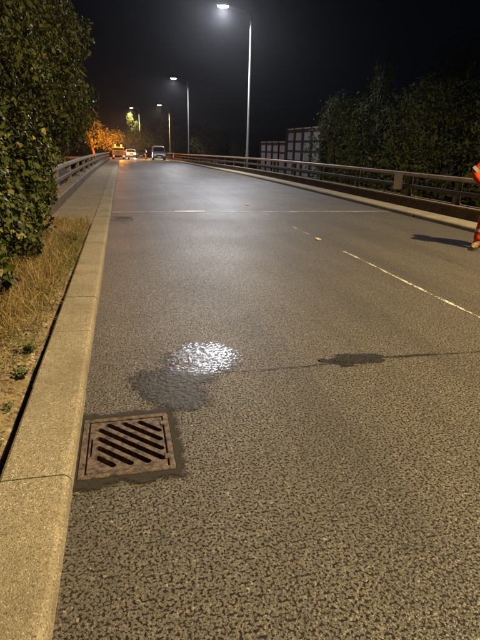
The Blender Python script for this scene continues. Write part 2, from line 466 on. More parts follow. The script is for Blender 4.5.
# ------------------------------------------------------------------ road markings, joints, stains
def strip(name, pts, wds, mat, z, parent=None):
    vs = []; fs = []
    for k, (x, y) in enumerate(pts):
        x2, y2 = pts[min(k+1, len(pts)-1)]; x1, y1 = pts[max(k-1, 0)]
        d = Vector((x2-x1, y2-y1)).normalized(); nx, ny = -d.y, d.x
        wk = wds[k] if hasattr(wds, '__len__') else wds
        vs += [(x+nx*wk/2, y+ny*wk/2, zr(y)+z), (x-nx*wk/2, y-ny*wk/2, zr(y)+z)]
    for k in range(len(pts)-1): fs.append((2*k+1, 2*k+3, 2*k+2, 2*k))
    return MB().add(vs, fs).build(name, mat, parent)
CX = 3.29
for y0, y1, wd, mt in [(0.2, 6.85, 0.042, 'line_paint'), (8.4, 11.5, 0.05, 'line_faint'), (14.4, 18.4, 0.06, 'line_faint'), (20.4, 24.4, 0.07, 'line_faint'), (26.4, 30.4, 0.08, 'line_faint'), (32.4, 36.4, 0.08, 'line_faint'), (38.4, 42.4, 0.08, 'line_faint'), (44.4, 48.4, 0.08, 'line_faint'), (50.4, 54.4, 0.08, 'line_faint')]:
    ys = np.linspace(y0, y1, max(3, int((y1-y0)*4)))
    strip('centre_line', [(CX + 0.008*math.sin(2.3*q) + random.uniform(-.004,.004), q) for q in ys], [wd*random.uniform(0.7, 1.2) for q in ys], M[mt], 0.004, road)
xs = np.linspace(XL+0.01, XR-0.01, 40)
strip('bridge_joint', [(q, 11.70 - 0.035*(q/6.5)**1 * 3 + 0.02*math.sin(3*q)) for q in xs], [0.13*random.uniform(.75, 1.15) for q in xs], M['joint'], 0.004, road)
M['patch'] = worn('mortar_patch', (0.66, 0.65, 0.62), 0.30, 0.46)
xs = np.linspace(1.15, 1.9, 8)
strip('joint_patch', [(q, 11.72+0.02*q) for q in xs], [0.08,0.2,0.24,0.26,0.25,0.22,0.2,0.07], M['patch'], 0.008, road)
xs = np.linspace(0.62, 6.72, 120)
strip('sealed_crack', [(q, 3.0 + 0.018*math.sin(4.2*q) + random.uniform(-.008,.008) + 0.01*q) for q in xs], [random.uniform(0.006, 0.022) if not 1.9 < q < 2.3 else random.uniform(.015,.04) for q in xs], M['seal'], 0.004, road)
# darker relaid strip along the gutter by the drains
xs = np.linspace(XL+0.02, 0.30, 14)

# wet patch where the lamp light gleams, running down to the drain
def blob_mask(t, cx, cy, rx, ry, ang=0.0, nscale=9.0, namp=0.9):
    co = t.coord()
    sub = t.new('ShaderNodeVectorMath'); sub.operation = 'SUBTRACT'; t.link(co, sub.inputs[0]); sub.inputs[1].default_value = (cx, cy, 0)
    mp = t.new('ShaderNodeVectorRotate'); mp.rotation_type = 'Z_AXIS'; t.link(sub.outputs[0], mp.inputs[0]); mp.inputs['Angle'].default_value = ang
    sc_ = t.new('ShaderNodeVectorMath'); sc_.operation = 'MULTIPLY'; t.link(mp.outputs[0], sc_.inputs[0]); sc_.inputs[1].default_value = (1/rx, 1/ry, 0)
    ln = t.new('ShaderNodeVectorMath'); ln.operation = 'LENGTH'; t.link(sc_.outputs[0], ln.inputs[0])
    d = t.math('SUBTRACT', 1.0, ln.outputs['Value'])
    return d
def wet_alpha(t, blobs, lo=0.0, hi=0.22):
    d = None
    for q in blobs:
        k = blob_mask(t, *q); d = k if d is None else t.math('MAXIMUM', d, k)
    nn = t.math('SUBTRACT', t.noise(7, 4, 0.65), 0.5)
    n3 = t.math('SUBTRACT', t.noise(55, 3, 0.6), 0.5)
    d = t.math('ADD', d, t.math('ADD', t.math('MULTIPLY', nn, 0.8), t.math('MULTIPLY', n3, 1.6)))
    t.alpha(t.ramp(d, [(lo, 0), (hi, 1)]))
pool = blob_mask(tw, 0.52, 3.30, 0.36, 0.34)
pool = tw.ramp(tw.math('ADD', pool, tw.math('MULTIPLY', tw.math('SUBTRACT', tw.noise(16, 4, 0.7), 0.5), 0.9)), [(0.0, 0.0), (0.28, 1.0)])
film = tw.math('MULTIPLY', pool, tw.ramp(tw.noise(46, 3, 0.65), [(0.42, 0.0), (0.50, 1.0)]))
tw.link(tw.math('SUBTRACT', 0.46, tw.math('MULTIPLY', film, 0.33)), tw.p.inputs['Roughness'])
tw.link(tw.math('MULTIPLY', film, 0.8), tw.p.inputs['Coat Weight'])
tw.link(tw.math('ADD', tw.math('MULTIPLY', film, 0.88), 0.16), tw.p.inputs['Specular IOR Level'])
wet_alpha(tw, [(0.51, 3.28, 0.30, 0.29), (0.22, 2.80, 0.19, 0.36, -0.5), (0.36, 3.03, 0.22, 0.22)])
wp = MB(); wp.add([(-0.28,2.53,0.004),(1.15,2.53,0.004),(1.15,3.95,0.004),(-0.28,3.95,0.004)], [(0,1,2,3)])
wo = wp.build('wet_patch', tw.m); tag(wo, kind='structure')
# dark tar seal round the drain frame
tm = NT('drain_tar')
tm.base(tm.mix(tm.noise(70, 4, .6), (0.010, 0.009, 0.007), (0.045, 0.037, 0.028)), 0.65, spec=0.18); tm.bump(tm.noise(60, 4, .7), 0.8, 0.006)
sub = tm.coord()
nn = tm.math('MULTIPLY', tm.math('SUBTRACT', tm.noise(9, 4, .65), .5), 0.16)
sx_ = tm.new('ShaderNodeSeparateXYZ'); tm.link(sub, sx_.inputs[0])
def boxd(cx, cy, hx, hy):
    a = tm.math('SUBTRACT', hx, tm.math('ABSOLUTE', tm.math('SUBTRACT', sx_.outputs[0], cx)))
    c = tm.math('SUBTRACT', hy, tm.math('ABSOLUTE', tm.math('SUBTRACT', sx_.outputs[1], cy)))
    return tm.math('MINIMUM', a, c)
dd = tm.math('ADD', tm.math('MAXIMUM', boxd(-0.10, 2.25, 0.33, 0.345), boxd(-0.06, 2.25, 0.30, 0.32)), nn)
tm.alpha(tm.ramp(tm.math('MULTIPLY', dd, 10), [(0.0, 0), (0.35, 1)]))
tb = sheet('drain_seal', [-0.299, DR1[0]-0.001, DR1[1]+0.001, 0.42], [1.70, DR1[2]-0.001, DR1[3]+0.001, 2.80], tm.m, [DR1], 0.0065); tag(tb, kind='structure')

# tar blob on the crack: lumpy low mound
def tar_blob():
    vs = []; fs = []; nx, ny = 46, 22
    for j in range(ny):
        for i in range(nx):
            u = i/(nx-1)*2-1; v = j/(ny-1)*2-1
            x = 1.63 + 0.27*u; y = 3.045 + 0.115*v
            r = math.sqrt(u*u*0.9 + v*v*1.1) + 0.22*math.sin(5*u+3*v)*math.cos(4*v-2*u) + 0.12*math.sin(13*u)*math.sin(11*v)
            h = max(0.0, 1-r)
            vs.append((x, y, -0.004 + 0.03*min(h,0.5) + (random.uniform(0, 0.008) if h > 0.08 else 0)))
    for j in range(ny-1):
        for i in range(nx-1):
            q = (j*nx+i, j*nx+i+1, (j+1)*nx+i+1, (j+1)*nx+i)
            if max(vs[k][2] for k in q) > -0.003: fs.append(q)
    return MB().add(vs, fs)
tag(tar_blob().build('tar_lump', M['tar']), 'low lump of black tar on the sealed crack across the road', 'tar lump')

# road studs
def stud(x, y, label):
    r = empty('road_stud', (x, y, zr(y)+0.002)); tag(r, label, 'road stud', 'studs along the centre of the road')
    b = MB(); b.lathe([(0.075,-0.01),(0.072,0.006),(0.055,0.014),(0.02,0.017)], 16, sx=0.75, sy=1.1); b.build('housing', M['iron'], r, True)
    for s in (-1, 1):
        b = MB(); b.box(-0.035, 0.035, s*0.045-0.012, s*0.045+0.012, 0.008, 0.026); b.build('reflector', M['amber_stud'], r)
stud(3.26, 7.85, 'pale square road stud on the centre line before the white dashes resume')
stud(3.26, 13.0, 'small road stud just beyond the pale joint across the road')
# ------------------------------------------------------------------ gully drains
def drain(y0, label):
    x0, x1 = DR1[0], DR1[1]; dy = DR1[3]-DR1[2]
    r = empty('drain_cover', (0, y0, 0)); tag(r, label, 'drain', 'drains in the gutter by the left kerb')
    # frame: ring of bevelled bars
    b = MB(); fw = 0.032
    b.cbox(x0+0.001, x1-0.001, 0.001, fw, -0.08, 0.010, 0.004); b.cbox(x0+0.001, x1-0.001, dy-fw, dy-0.001, -0.08, 0.010, 0.004)
    b.cbox(x0+0.001, x0+fw, fw-0.004, dy-fw+0.004, -0.08, 0.0095, 0.004); b.cbox(x1-fw, x1-0.001, fw-0.004, dy-fw+0.004, -0.08, 0.0095, 0.004)
    b.build('frame', M['iron'], r)
    gx0, gx1, gy0, gy1 = x0+fw+0.006, x1-fw-0.006, fw+0.006, dy-fw-0.006
    g = MB(); g.cbox(gx0, gx1, gy0, gy1, -0.045, 0.006, 0.004); go = g.build('grating', M['iron'], r)
    # raised rim on the grating is left solid; diagonal slots are cut
    cut = MB()
    rx0, rx1, ry0, ry1 = gx0+0.052, gx1-0.022, gy0+0.05, gy1-0.035
    def clip(c):      # line x + y = const running down to the right, clipped to the slot field
        pts = []
        for x in (rx0, rx1):
            y = c - (x-rx0)
            if ry0-1e-6 <= y <= ry1+1e-6: pts.append((x, y))
        for y in (ry0, ry1):
            x = rx0 + (c-y)
            if rx0 < x < rx1: pts.append((x, y))
        pts.sort(); return pts
    c0 = ry0 + 0.075; sl = 0.0165
    k = 0
    while True:
        pts = clip(c0 + k*0.086); k += 1
        if k > 12: break
        if len(pts) < 2: continue
        (ax, ay), (bx_, by_) = pts[0], pts[-1]
        if math.hypot(bx_-ax, by_-ay) < 0.05: continue
        d = Vector((bx_-ax, by_-ay)).normalized(); nn_ = Vector((-d.y, d.x))
        out = []
        for (cx, cy), sgn in (((ax, ay), -1), ((bx_, by_), 1)):
            for q in range(7):
                a = math.pi/2 - math.pi*q/6
                out.append((cx + d.x*sgn*sl*math.cos(a) + nn_.x*sl*math.sin(a)*sgn, cy + d.y*sgn*sl*math.cos(a) + nn_.y*sl*math.sin(a)*sgn))
        nv = len(out)
        cut.add([(x, y, -0.08) for x, y in out] + [(x, y, 0.05) for x, y in out],
                [tuple(range(nv)), tuple(range(2*nv-1, nv-1, -1))] + [((i+1)%nv, i, nv+i, nv+(i+1)%nv) for i in range(nv)])
    cut.box(gx0+0.012, gx0+0.021, gy0+0.14, gy0+0.29, -0.08, 0.05)
    co_ = cut.build('cutter', M['pit'], r)
    bm = bmesh.new(); bm.from_mesh(co_.data); bmesh.ops.recalc_face_normals(bm, faces=bm.faces); bm.to_mesh(co_.data); bm.free()
    bm = bmesh.new(); bm.from_mesh(go.data); bmesh.ops.recalc_face_normals(bm, faces=bm.faces); bm.to_mesh(go.data); bm.free()
    md = go.modifiers.new('slots', 'BOOLEAN'); md.object = co_; md.operation = 'DIFFERENCE'; md.solver = 'EXACT'
    me = evaluated(go, 'grating'); go.modifiers.clear(); go.data = me
    bpy.data.objects.remove(co_)
    # two hinge lugs
    for q in (gy0+0.05, gy1-0.09):
        MB().cbox(gx1-0.012, gx1+0.020, q, q+0.04, 0.0, 0.0125, 0.003).build('hinge', M['iron'], r)
    p = MB()
    zt = -0.005
    p.box(x0+0.0, x0+0.02, 0, dy, -0.6, -0.082); p.box(x1-0.02, x1, 0, dy, -0.6, -0.082)
    p.box(x0+0.02, x1-0.02, 0, 0.02, -0.6, -0.082); p.box(x0+0.02, x1-0.02, dy-0.02, dy, -0.6, -0.082); p.box(x0, x1, 0, dy, -0.64, -0.601)
    p.build('gully_pot', M['pit'], r)
    return r
drain(DR1[2], 'rusty cast iron drain cover with diagonal slots beside the wet patch')
drain(DR2[2], 'dark drain cover in the gutter next to the joint across the road')

# ------------------------------------------------------------------ parapets
def parapet(name, label, xf, side, posts, y_start, y_end):
    """xf: face of the plinth towards the road; side: +1 lies to the right"""
    r = empty(name, (0, 0, 0)); tag(r, label, 'parapet', 'parapets of the bridge')
    X = lambda d: xf + side*d
    def sec(pts): return [(X(a), z) for a, z in pts]
    bays = sorted(posts)
    # plinth panels
    edges = [y_start] + bays + [y_end]
    edges = sorted(set(edges))
    for a, c in zip(edges[:-1], edges[1:]):
        if c - a < 0.3: continue
        ys = [a+0.006] + [q for q in np.arange(math.ceil(a), c, 2.0) if a+0.3 < q < c-0.3] + [c-0.006]
        j = random.uniform(-.006, .006)
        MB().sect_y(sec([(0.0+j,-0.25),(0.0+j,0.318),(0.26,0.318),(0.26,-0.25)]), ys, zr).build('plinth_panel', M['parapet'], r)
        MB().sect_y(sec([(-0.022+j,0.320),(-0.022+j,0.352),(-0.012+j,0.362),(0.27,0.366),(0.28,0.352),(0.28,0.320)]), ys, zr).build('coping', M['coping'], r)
        # rails
        rc = 0.13
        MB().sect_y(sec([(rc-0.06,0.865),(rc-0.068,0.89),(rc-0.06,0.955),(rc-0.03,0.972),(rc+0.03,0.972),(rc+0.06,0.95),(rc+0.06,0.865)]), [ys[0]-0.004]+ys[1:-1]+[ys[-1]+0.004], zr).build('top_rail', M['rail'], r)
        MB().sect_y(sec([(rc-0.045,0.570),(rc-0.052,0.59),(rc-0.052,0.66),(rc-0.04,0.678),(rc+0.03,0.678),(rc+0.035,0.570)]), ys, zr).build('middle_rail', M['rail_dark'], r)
    for q in bays:
        z = zr(q)
        b = MB()
        x0, x1 = sorted((X(0.085), X(0.205)))
        b.cbox(x0, x1, q-0.075, q+0.075, z+0.36, z+0.862, 0.012)
        b.cbox(x0-0.02, x1+0.02, q-0.10, q+0.10, z+0.36, z+0.39, 0.006)
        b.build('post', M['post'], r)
    return r
pr = [-2.35, 0.72, 3.8, 6.9, 9.97, 12.0] + [15.1 + 3.1*k for k in range(24)]
parapet('parapet', 'long low parapet with two rails on the lamp post side of the road', 7.33, 1, pr, -3.5, 90)
pl = [9.6, 12.7] + [15.8 + 3.1*k for k in range(16)]
parapet('parapet', 'parapet with two rails half swallowed by the ivy along the footway', -1.42, -1, pl, 9.35, 64.5)

# notice tied to the rails
nt = MB(); nt.box(-0.006, 0.006, -0.20, 0.20, -0.20, 0.20)
nb = empty('notice_board', (7.385, 12.42, 0.70)); nb.rotation_euler = (R(-3), 0, R(4))
tag(nb, 'pale blank rectangular notice tied to the parapet rails', 'notice')
nt.build('sheet', M['paper'], nb)
for yy, zz in ((-0.17, 0.17), (0.17, 0.17), (-0.17, -0.10), (0.17, -0.10)):
    MB().tube([(-0.02, yy, zz), (0.02, yy, zz+0.01), (0.05, yy, zz)], 0.004, 6).build('cable_tie', M['rubber'], nb)

# ------------------------------------------------------------------ street lamps
def street_lamp(x, y, label, cool, power, base_z=0.0, arm=1.5, h=9.3, side=-1, lens=None, cone=150, tilt=15):
    r = empty('street_lamp', (x, y, base_z)); tag(r, label, 'street lamp', 'street lamps beside the road')
    MB().tube([(0,0,-1.0),(0,0,0.0),(0,0,1.4),(0,0,1.45),(0,0,h-0.35)], [0.105,0.105,0.100,0.072,0.050], 14).build('column', M['steel'], r, True)
    MB().box(-0.118, -0.098, -0.05, 0.05, 0.5, 1.1).build('access_door', M['steel'], r)
    pts = [(0,0,h-0.36)] + [(side*arm*0.95*(1-math.cos(a)), 0, h-0.36+0.42*math.sin(a)) for a in np.linspace(0.12, math.pi/2, 9)]
    MB().tube(pts, [0.045]*4+[0.038]*(len(pts)-4), 10).build('arm', M['steel'], r, True)
    hx = side*(arm+0.22); hz = h+0.06
    b = MB(); b.lathe([(0.30,0.0),(0.31,0.03),(0.29,0.07),(0.20,0.115),(0.05,0.13)], 20, (hx,0,hz), 1.25, 0.62)
    hd = b.build('lantern', M['steel'], r, True)
    b = MB(); b.lathe([(0.06,-0.115),(0.17,-0.10),(0.245,-0.055),(0.275,-0.002)], 20, (hx,0,hz), 1.25, 0.62)
    b.build('lens', M[lens or ('lens_cool' if cool else 'lens_warm')], hd, True)
    ld = bpy.data.lights.new('lantern_light', 'SPOT')
    ld.energy = power; ld.spot_size = R(cone); ld.spot_blend = 0.25; ld.shadow_soft_size = 0.16
    ld.color = (0.92, 0.93, 1.0) if cool == 1 else (1.0, 0.755, 0.40)
    lo = bpy.data.objects.new('lantern_light', ld); col.objects.link(lo); lo.parent = r; lo.location = (hx, 0, hz-0.30); lo.rotation_euler = (0, -side*R(tilt), 0)
    return r
street_lamp(9.2, 1.2, 'tall street lamp beside the parapet near the worker in orange', 0, 12500, cone=170, tilt=17)
street_lamp(8.0, 32.3, 'tall street lamp with bright white lantern, nearest the worker of those over the parapet', 1, 7500, zr(32), cone=174, tilt=14)
street_lamp(8.15, 63.2, 'street lamp one before the dark trees, second along the parapet', 1, 3600, zr(63), cone=170, tilt=14)
street_lamp(8.7, 94.0, 'warm white street lamp behind the dark trees, third along the parapet', 0, 9000, zr(94)-0.4)
street_lamp(4.6, 128.0, 'far street lamp shining through the leaves of a tree past the parked vehicles', 0, 16000, zr(128)-0.2, h=11.4, lens='lens_warm')

# ------------------------------------------------------------------ foliage
def leaf_mesh(name, C, N, size, shape='leaf', droop=0.35):
    n = len(C)
    N = N/np.linalg.norm(N, axis=1, keepdims=True)
    T = rng.normal(size=(n,3)); T[:,2] -= droop*2
    T -= N*np.sum(T*N, axis=1, keepdims=True); T /= np.linalg.norm(T, axis=1, keepdims=True)+1e-9
    S = np.cross(N, T)
    if shape == 'ivy':
        uvw = np.array([(0,0,0),(0.18,-.52,.10),(.62,-.36,.05),(1.05,0,-.10),(.62,.36,.05),(0.18,.52,.10)])
        tri = np.array([(0,2,1),(0,3,2),(0,4,3),(0,5,4)])
    else:
        uvw = np.array([(0,0,0),(.42,-.27,.09),(1.15,0,-.10),(.42,.27,.09)])
        tri = np.array([(0,2,1),(0,3,2)])
    k = len(uvw)
    s = size[:,None,None]
    V = C[:,None,:] + s*(T[:,None,:]*(uvw[None,:,0:1]-0.5) + S[:,None,:]*uvw[None,:,1:2] + N[:,None,:]*uvw[None,:,2:3])
    V = V.reshape(-1,3)
    F = (tri[None] + (np.arange(n)*k)[:,None,None]).reshape(-1,3)
    return raw_mesh(name, V, F)
def raw_mesh(name, V, F):
    me = bpy.data.meshes.new(name)
    me.vertices.add(len(V)); me.vertices.foreach_set('co', V.astype(np.float32).ravel())
    nl = F.size; me.loops.add(nl); me.loops.foreach_set('vertex_index', F.astype(np.int32).ravel())
    me.polygons.add(len(F)); me.polygons.foreach_set('loop_start', np.arange(0, nl, F.shape[1], dtype=np.int32))
    me.update(calc_edges=True)
    return me
def shell(ells, per_m2, thick=0.30, facing=None, lump=0.16, keep_back=0.3):
    """points spread through the outer skin of several lumpy ellipsoids"""
    Cs = []; Ns = []
    for (cx, cy, cz, rx, ry, rz_) in ells:
        area = 4*math.pi*((rx*ry)**1.6/3 + (rx*rz_)**1.6/3 + (ry*rz_)**1.6/3)**(1/1.6)
        n = int(area*per_m2)
        d = rng.normal(size=(n,3)); d /= np.linalg.norm(d, axis=1, keepdims=True)
        ph = rng.uniform(0, 6.28, 6)
        lum = (np.sin(d[:,0]*5+ph[0])*np.sin(d[:,1]*6+ph[1]) + np.sin(d[:,2]*7+ph[2])*np.sin(d[:,0]*8+d[:,1]*5+ph[3]) + 0.7*np.sin(d[:,2]*15+ph[4])*np.sin(d[:,1]*17+ph[5]))*lump
        # deep gaps in the skin
        gap = np.sin(d[:,0]*11+ph[2])*np.sin(d[:,1]*13+ph[4])*np.sin(d[:,2]*12+ph[0])
        keep = (gap > -0.30) | (rng.random(n) < 0.35)
        rr = 1 + lum - np.abs(rng.exponential(thick*0.5, n)) + (rng.random(n) < 0.05)*rng.random(n)*0.10
        P = np.stack([cx+d[:,0]*rx*rr, cy+d[:,1]*ry*rr, cz+d[:,2]*rz_*rr], 1)
        nrm = d/np.array([rx,ry,rz_]); nrm /= np.linalg.norm(nrm, axis=1, keepdims=True)
        if facing is not None:
            back = nrm@np.array(facing) < -0.15
            keep &= ~back | (rng.random(n) < keep_back)
        Cs.append(P[keep]); Ns.append((nrm*0.9 + rng.normal(size=(n,3))*0.55 + np.array([0,0,0.35]))[keep])
    return np.concatenate(Cs), np.concatenate(Ns)

def limbs(b, base, ells, r0):
    bx, by, bz = base
    top = max(ells, key=lambda e: e[2])
    p0 = Vector(base); p3 = Vector((top[0], top[1], top[2]+top[5]*0.3))
    trunk = []
    for k in range(9):
        u = k/8
        q = p0.lerp(p3, u); q.x += 0.12*math.sin(5*u+bx)*u; q.y += 0.12*math.sin(4*u+by)*u
        trunk.append(q)
    b.tube(trunk, [r0*(1-0.85*k/8)+(0.35*r0 if k == 0 else 0) for k in range(9)], 9)
    for e in ells:
        for k in range(5):
            s = trunk[random.randint(2, 6)]
            a = random.uniform(0, 6.28); el = random.uniform(-0.2, 1.0)
            d = Vector((math.cos(a)*math.cos(el)*e[3], math.sin(a)*math.cos(el)*e[4], math.sin(el)*e[5]))*0.85
            t_ = Vector(e[:3]) + d
            mid_ = s.lerp(t_, 0.5) + Vector((random.uniform(-.2,.2), random.uniform(-.2,.2), random.uniform(0,.3)))
            b.tube([s, s.lerp(mid_, .5)+Vector((0,0,.05)), mid_, mid_.lerp(t_, .5), t_], [r0*.35, r0*.3, r0*.2, r0*.13, r0*.05], 6)

def tree(name, label, cat, base, ells, per_m2, size, mat, r0=0.14, facing=None, shape='leaf', group=None, lump=0.16, thick=0.3, clip=None):
    r = empty(name, base); tag(r, label, cat, group)
    rel = [(e[0]-base[0], e[1]-base[1], e[2]-base[2], *e[3:]) for e in ells]
    b = MB(); limbs(b, (0,0,-0.2), rel, r0); b.build('trunk', M['bark'], r, True)
    C, N = shell(rel, per_m2, thick, facing, lump)
    if clip is not None:
        k = clip(C + np.array(base)); C, N = C[k], N[k]
    sz = np.clip(rng.lognormal(-0.08, 0.33, len(C)), 0.4, 1.7)*size
    obj('crown', leaf_mesh('crown', C, N, sz, shape), M[mat], r)
    return r
FC = (0.75, -0.62, -0.1)
def left_clip(P):
    x, y, z = P[:,0], P[:,1], P[:,2]
    # keep clear of the ground, the paved footway below head height and the parapet rails in the open
    ok = (z > 0.12) & ~((x > -1.30) & (z < 1.15) & (y > 8.2)) & (x < -0.35)
    ok &= ~((x > -1.62) & (z < 1.02) & (y > 10.6))
    return ok
tree('ivy_bush', 'dense ivy bush with glossy leaves spilling onto the soil before the parapet', 'bush', (-2.4, 6.6, 0.2),
     [(-2.25,5.4,0.75,1.10,1.7,1.15), (-2.15,7.6,0.95,1.05,1.9,1.35), (-2.2,9.6,1.1,0.95,1.5,1.0), (-1.70,6.1,0.45,0.62,1.1,0.6), (-1.60,4.7,0.32,0.52,0.75,0.45), (-1.85,10.2,1.0,0.75,1.3,0.75)], 1000, 0.058, 'ivy', 0.07, FC, 'ivy', thick=0.22, lump=0.10, clip=left_clip)
HG = 'overhanging trees on the left bank'
tree('hedge_tree', 'thick leafy tree rising straight out of the ivy bush', 'tree', (-2.9, 7.6, 0.3),
     [(-2.65,7.4,2.7,1.65,2.4,1.5), (-2.75,6.6,4.4,1.7,2.4,1.7), (-2.4,9.2,3.6,1.3,1.6,1.6)], 560, 0.076, 'hedge_leaf', 0.12, FC, group=HG, thick=0.30, lump=0.20, clip=left_clip)
tree('hedge_tree', 'leafy tree leaning over the ivy-grown parapet and footway with a protruding tuft', 'tree', (-3.0, 12.0, 0.2),
     [(-2.1,11.8,2.75,1.30,2.2,1.5), (-2.6,11.6,4.9,1.40,2.6,1.9), (-1.15,13.4,3.75,0.60,0.8,0.55), (-1.35,13.2,2.3,0.75,1.1,0.95)], 480, 0.082, 'hedge_leaf', 0.14, FC, group=HG, thick=0.30, lump=0.20, clip=left_clip)
tree('hedge_tree', 'leafy tree standing furthest along the ivy side, behind the parapet rails', 'tree', (-3.2, 17.5, -0.2),
     [(-2.3,16.5,2.9,1.35,2.3,1.7), (-2.6,19.5,2.9,1.4,2.4,1.9), (-2.9,17.5,4.9,1.6,2.6,1.6)], 260, 0.10, 'hedge_leaf', 0.14, FC, group=HG, thick=0.26, lump=0.14, clip=left_clip)

RT = 'trees beyond the lamp side parapet'
FR = (-0.6, -0.75, 0.1)
def rtree(label, x, y, ells, per=90, size=0.15):
    tree('tree', label, 'tree', (x, y, -5.2), ells, per, size, 'tree_leaf', 0.2, FR, group=RT, thick=0.35, lump=0.2)
rtree('slim leafy tree right next to the tall panel screen', 10.9, 25, [(10.9,25,1.0,1.3,1.5,2.6), (11.1,25.2,2.9,0.9,1.0,1.3), (10.6,24.4,-0.8,1.6,1.6,1.4)])
rtree('tall tree with a thin pointed top beyond the parapet', 14.2, 27, [(14.0,27,2.6,1.6,1.6,2.0), (14.4,27,5.2,0.7,0.7,1.5), (13.6,26.4,0.2,2.0,1.9,2.0)])
rtree('bushy tree behind the notice on the rails', 12.9, 20.5, [(12.8,20.5,2.2,1.7,1.5,1.9), (12.3,20.0,0.3,1.9,1.6,1.6), (13.6,21,3.6,1.1,1.2,1.0)])
rtree('broad dark tree behind the worker in orange', 15.4, 18.2, [(15.2,18.2,3.0,2.0,2.0,2.3), (14.8,17.6,0.6,2.3,1.9,2.0), (16.4,18.4,5.2,1.6,1.6,1.5)])
rtree('wide dark tree standing back in the gap between the bushy and the broad tree', 19.0, 27.0, [(18.8,27,3.2,2.6,2.4,2.6), (19.4,27,6.0,2.0,2.0,1.8)], 60, 0.18)

# far trees past the vehicles
FT = 'trees beyond the end of the bridge'
def ftree(label, x, y, z, ells, per=26, size=0.30, mat='far_leaf'):
    tree('tree', label, 'tree', (x, y, z), ells, per, size, mat, 0.22, None, group=FT, thick=0.4, lump=0.22)
ftree('tree with yellow-green leaves lit up by the far street lamp', 2.6, 130, zr(130)-0.3, [(2.4,129.6,6.9,0.8,0.9,1.8), (3.9,130,5.2,1.2,1.2,1.5), (2.8,130,4.2,1.4,1.3,1.2)], 80, 0.24)
ftree('tree glowing orange behind the amber beacons', -4.2, 86, zr(86), [(-4.2,86,2.9,2.0,2.0,2.0), (-5.6,87,4.6,1.9,1.9,1.9), (-2.3,86.5,1.9,1.3,1.4,1.5), (-0.8,88,2.6,1.3,1.3,1.2)], 40, 0.22)
ftree('low orange-lit tree over the car with lit headlights', 3.4, 108, zr(108), [(3.0,108,2.2,2.4,2.0,1.9), (5.4,109,2.6,2.0,2.0,1.8), (1.2,107,2.4,1.6,1.6,1.5)], 34, 0.26)
ftree('dim brown tree behind the grey van', 9.6, 116, zr(116)-0.3, [(9.4,116,2.6,2.6,2.4,2.6), (10.6,116,4.6,1.9,1.9,1.9)])
ftree('dark round tree beside the third street lamp', 16.5, 100, -1.6, [(16.0,100,2.6,3.0,2.6,3.0), (18.2,101,2.2,2.4,2.4,2.6)])
ftree('bush with pale lit leaves left of the low panel screen', 19.2, 84, -3, [(19.2,84,0.4,1.5,1.5,2.2)], 40, 0.26)
ftree('tall dark tree rising behind the grey van and the cone', 12.5, 128, zr(128)-0.3, [(12.5,128,4.0,3.0,2.6,3.4), (11.4,127,7.0,2.0,2.0,2.0)])
ftree('dark tree on the corner past the end of the ivy side parapet', -9.5, 96, zr(96), [(-9.5,96,4.5,3.4,3.0,3.6), (-8.2,95,8.0,2.4,2.4,2.4)])

# ------------------------------------------------------------------ grass, weeds, litter on the soil
def blades(C, length, width, lean):
    n = len(C)
    a = rng.uniform(0, 6.28, n); b2 = rng.uniform(0, 6.28, n)
    D = np.stack([np.cos(a), np.sin(a), np.zeros(n)], 1); Sd = np.stack([np.cos(b2), np.sin(b2), np.zeros(n)], 1)
    L = length*rng.uniform(0.4, 1.3, n)[:,None]; ln = (lean*rng.uniform(0.1, 1.4, n))[:,None]
    wv = width*rng.uniform(0.6, 1.3, n)[:,None]
    Z = np.array([0,0,1.0])
    P1 = C + Z*L*0.55 + D*L*ln*0.35
    P2 = C + Z*L*np.maximum(0.15, 1-ln*0.45) + D*L*ln
    V = np.stack([C-Sd*wv, C+Sd*wv, P1-Sd*wv*0.8, P1+Sd*wv*0.8, P2], 1).reshape(-1,3)
    base = (np.arange(n)*5)[:,None]
    F = np.concatenate([base+np.array([[0,1,3]]), base+np.array([[0,3,2]]), base+np.array([[2,3,4]])], 0)
    return V, F
P = []
while len(P) < 15000:
    y = random.uniform(2.5, 9.6); x = random.uniform(-1.9, -0.66)
    edge = 0.26 - 0.22*min(1.0, max(0.0, (y-5.2)/1.5)) + 0.05*math.sin(4*y)
    dens = min(1.0, max(0.0, (y-2.9)/1.8 + (-0.95-x)*0.8)) * min(1.0, max(0.05, (-0.66-x)/max(0.03, edge)))
    clump = 0.5+0.5*math.sin(7*x+3*y)*math.sin(5*y-4*x)
    if y > 9.2: dens *= 0.5
    if random.random() < dens*(0.25+0.75*clump): P.append((x, y, soil_z(x, y)-0.01))
V, F = blades(np.array(P), 0.22, 0.0029, 1.5)
g = obj('dry_grass', raw_mesh('dry_grass', V, F), M['straw']); tag(g, 'dry straw coloured grass between the ivy and the kerb', 'grass', kind='stuff')
P = []
while len(P) < 1500:
    y = random.gauss(7.3, 0.8) if random.random() < 0.75 else random.uniform(3.0, 9.0); x = -0.66 - abs(random.gauss(0, 0.16))
    if y < 9.4: P.append((x, y, soil_z(x, y)-0.01))
V, F = blades(np.array(P), 0.16, 0.0030, 1.1)
g = obj('green_grass', raw_mesh('green_grass', V, F), M['weed']); tag(g, 'green grass mixed with the straw along the back of the kerb', 'grass', kind='stuff')
P = []
while len(P) < 4200:
    y = random.uniform(1.2, 9.9); x = random.uniform(-1.6, -0.67)
    d_ = 0.12 if y < 3.2 else (0.45 if y < 4.2 else 1.0)
    if random.random() < d_: P.append((x, y, (soil_z(x, y) if y < 9.4 else 0.11)+0.004))
P = np.array(P); N = rng.normal(size=P.shape)*0.35; N[:,2] += 1
g = obj('leaf_litter', leaf_mesh('leaf_litter', P, N, rng.uniform(0.015, 0.045, len(P)), droop=0), M['litter']); tag(g, 'scattered dead leaves on the dry soil and footway edge', 'leaf litter', kind='stuff')
P = []
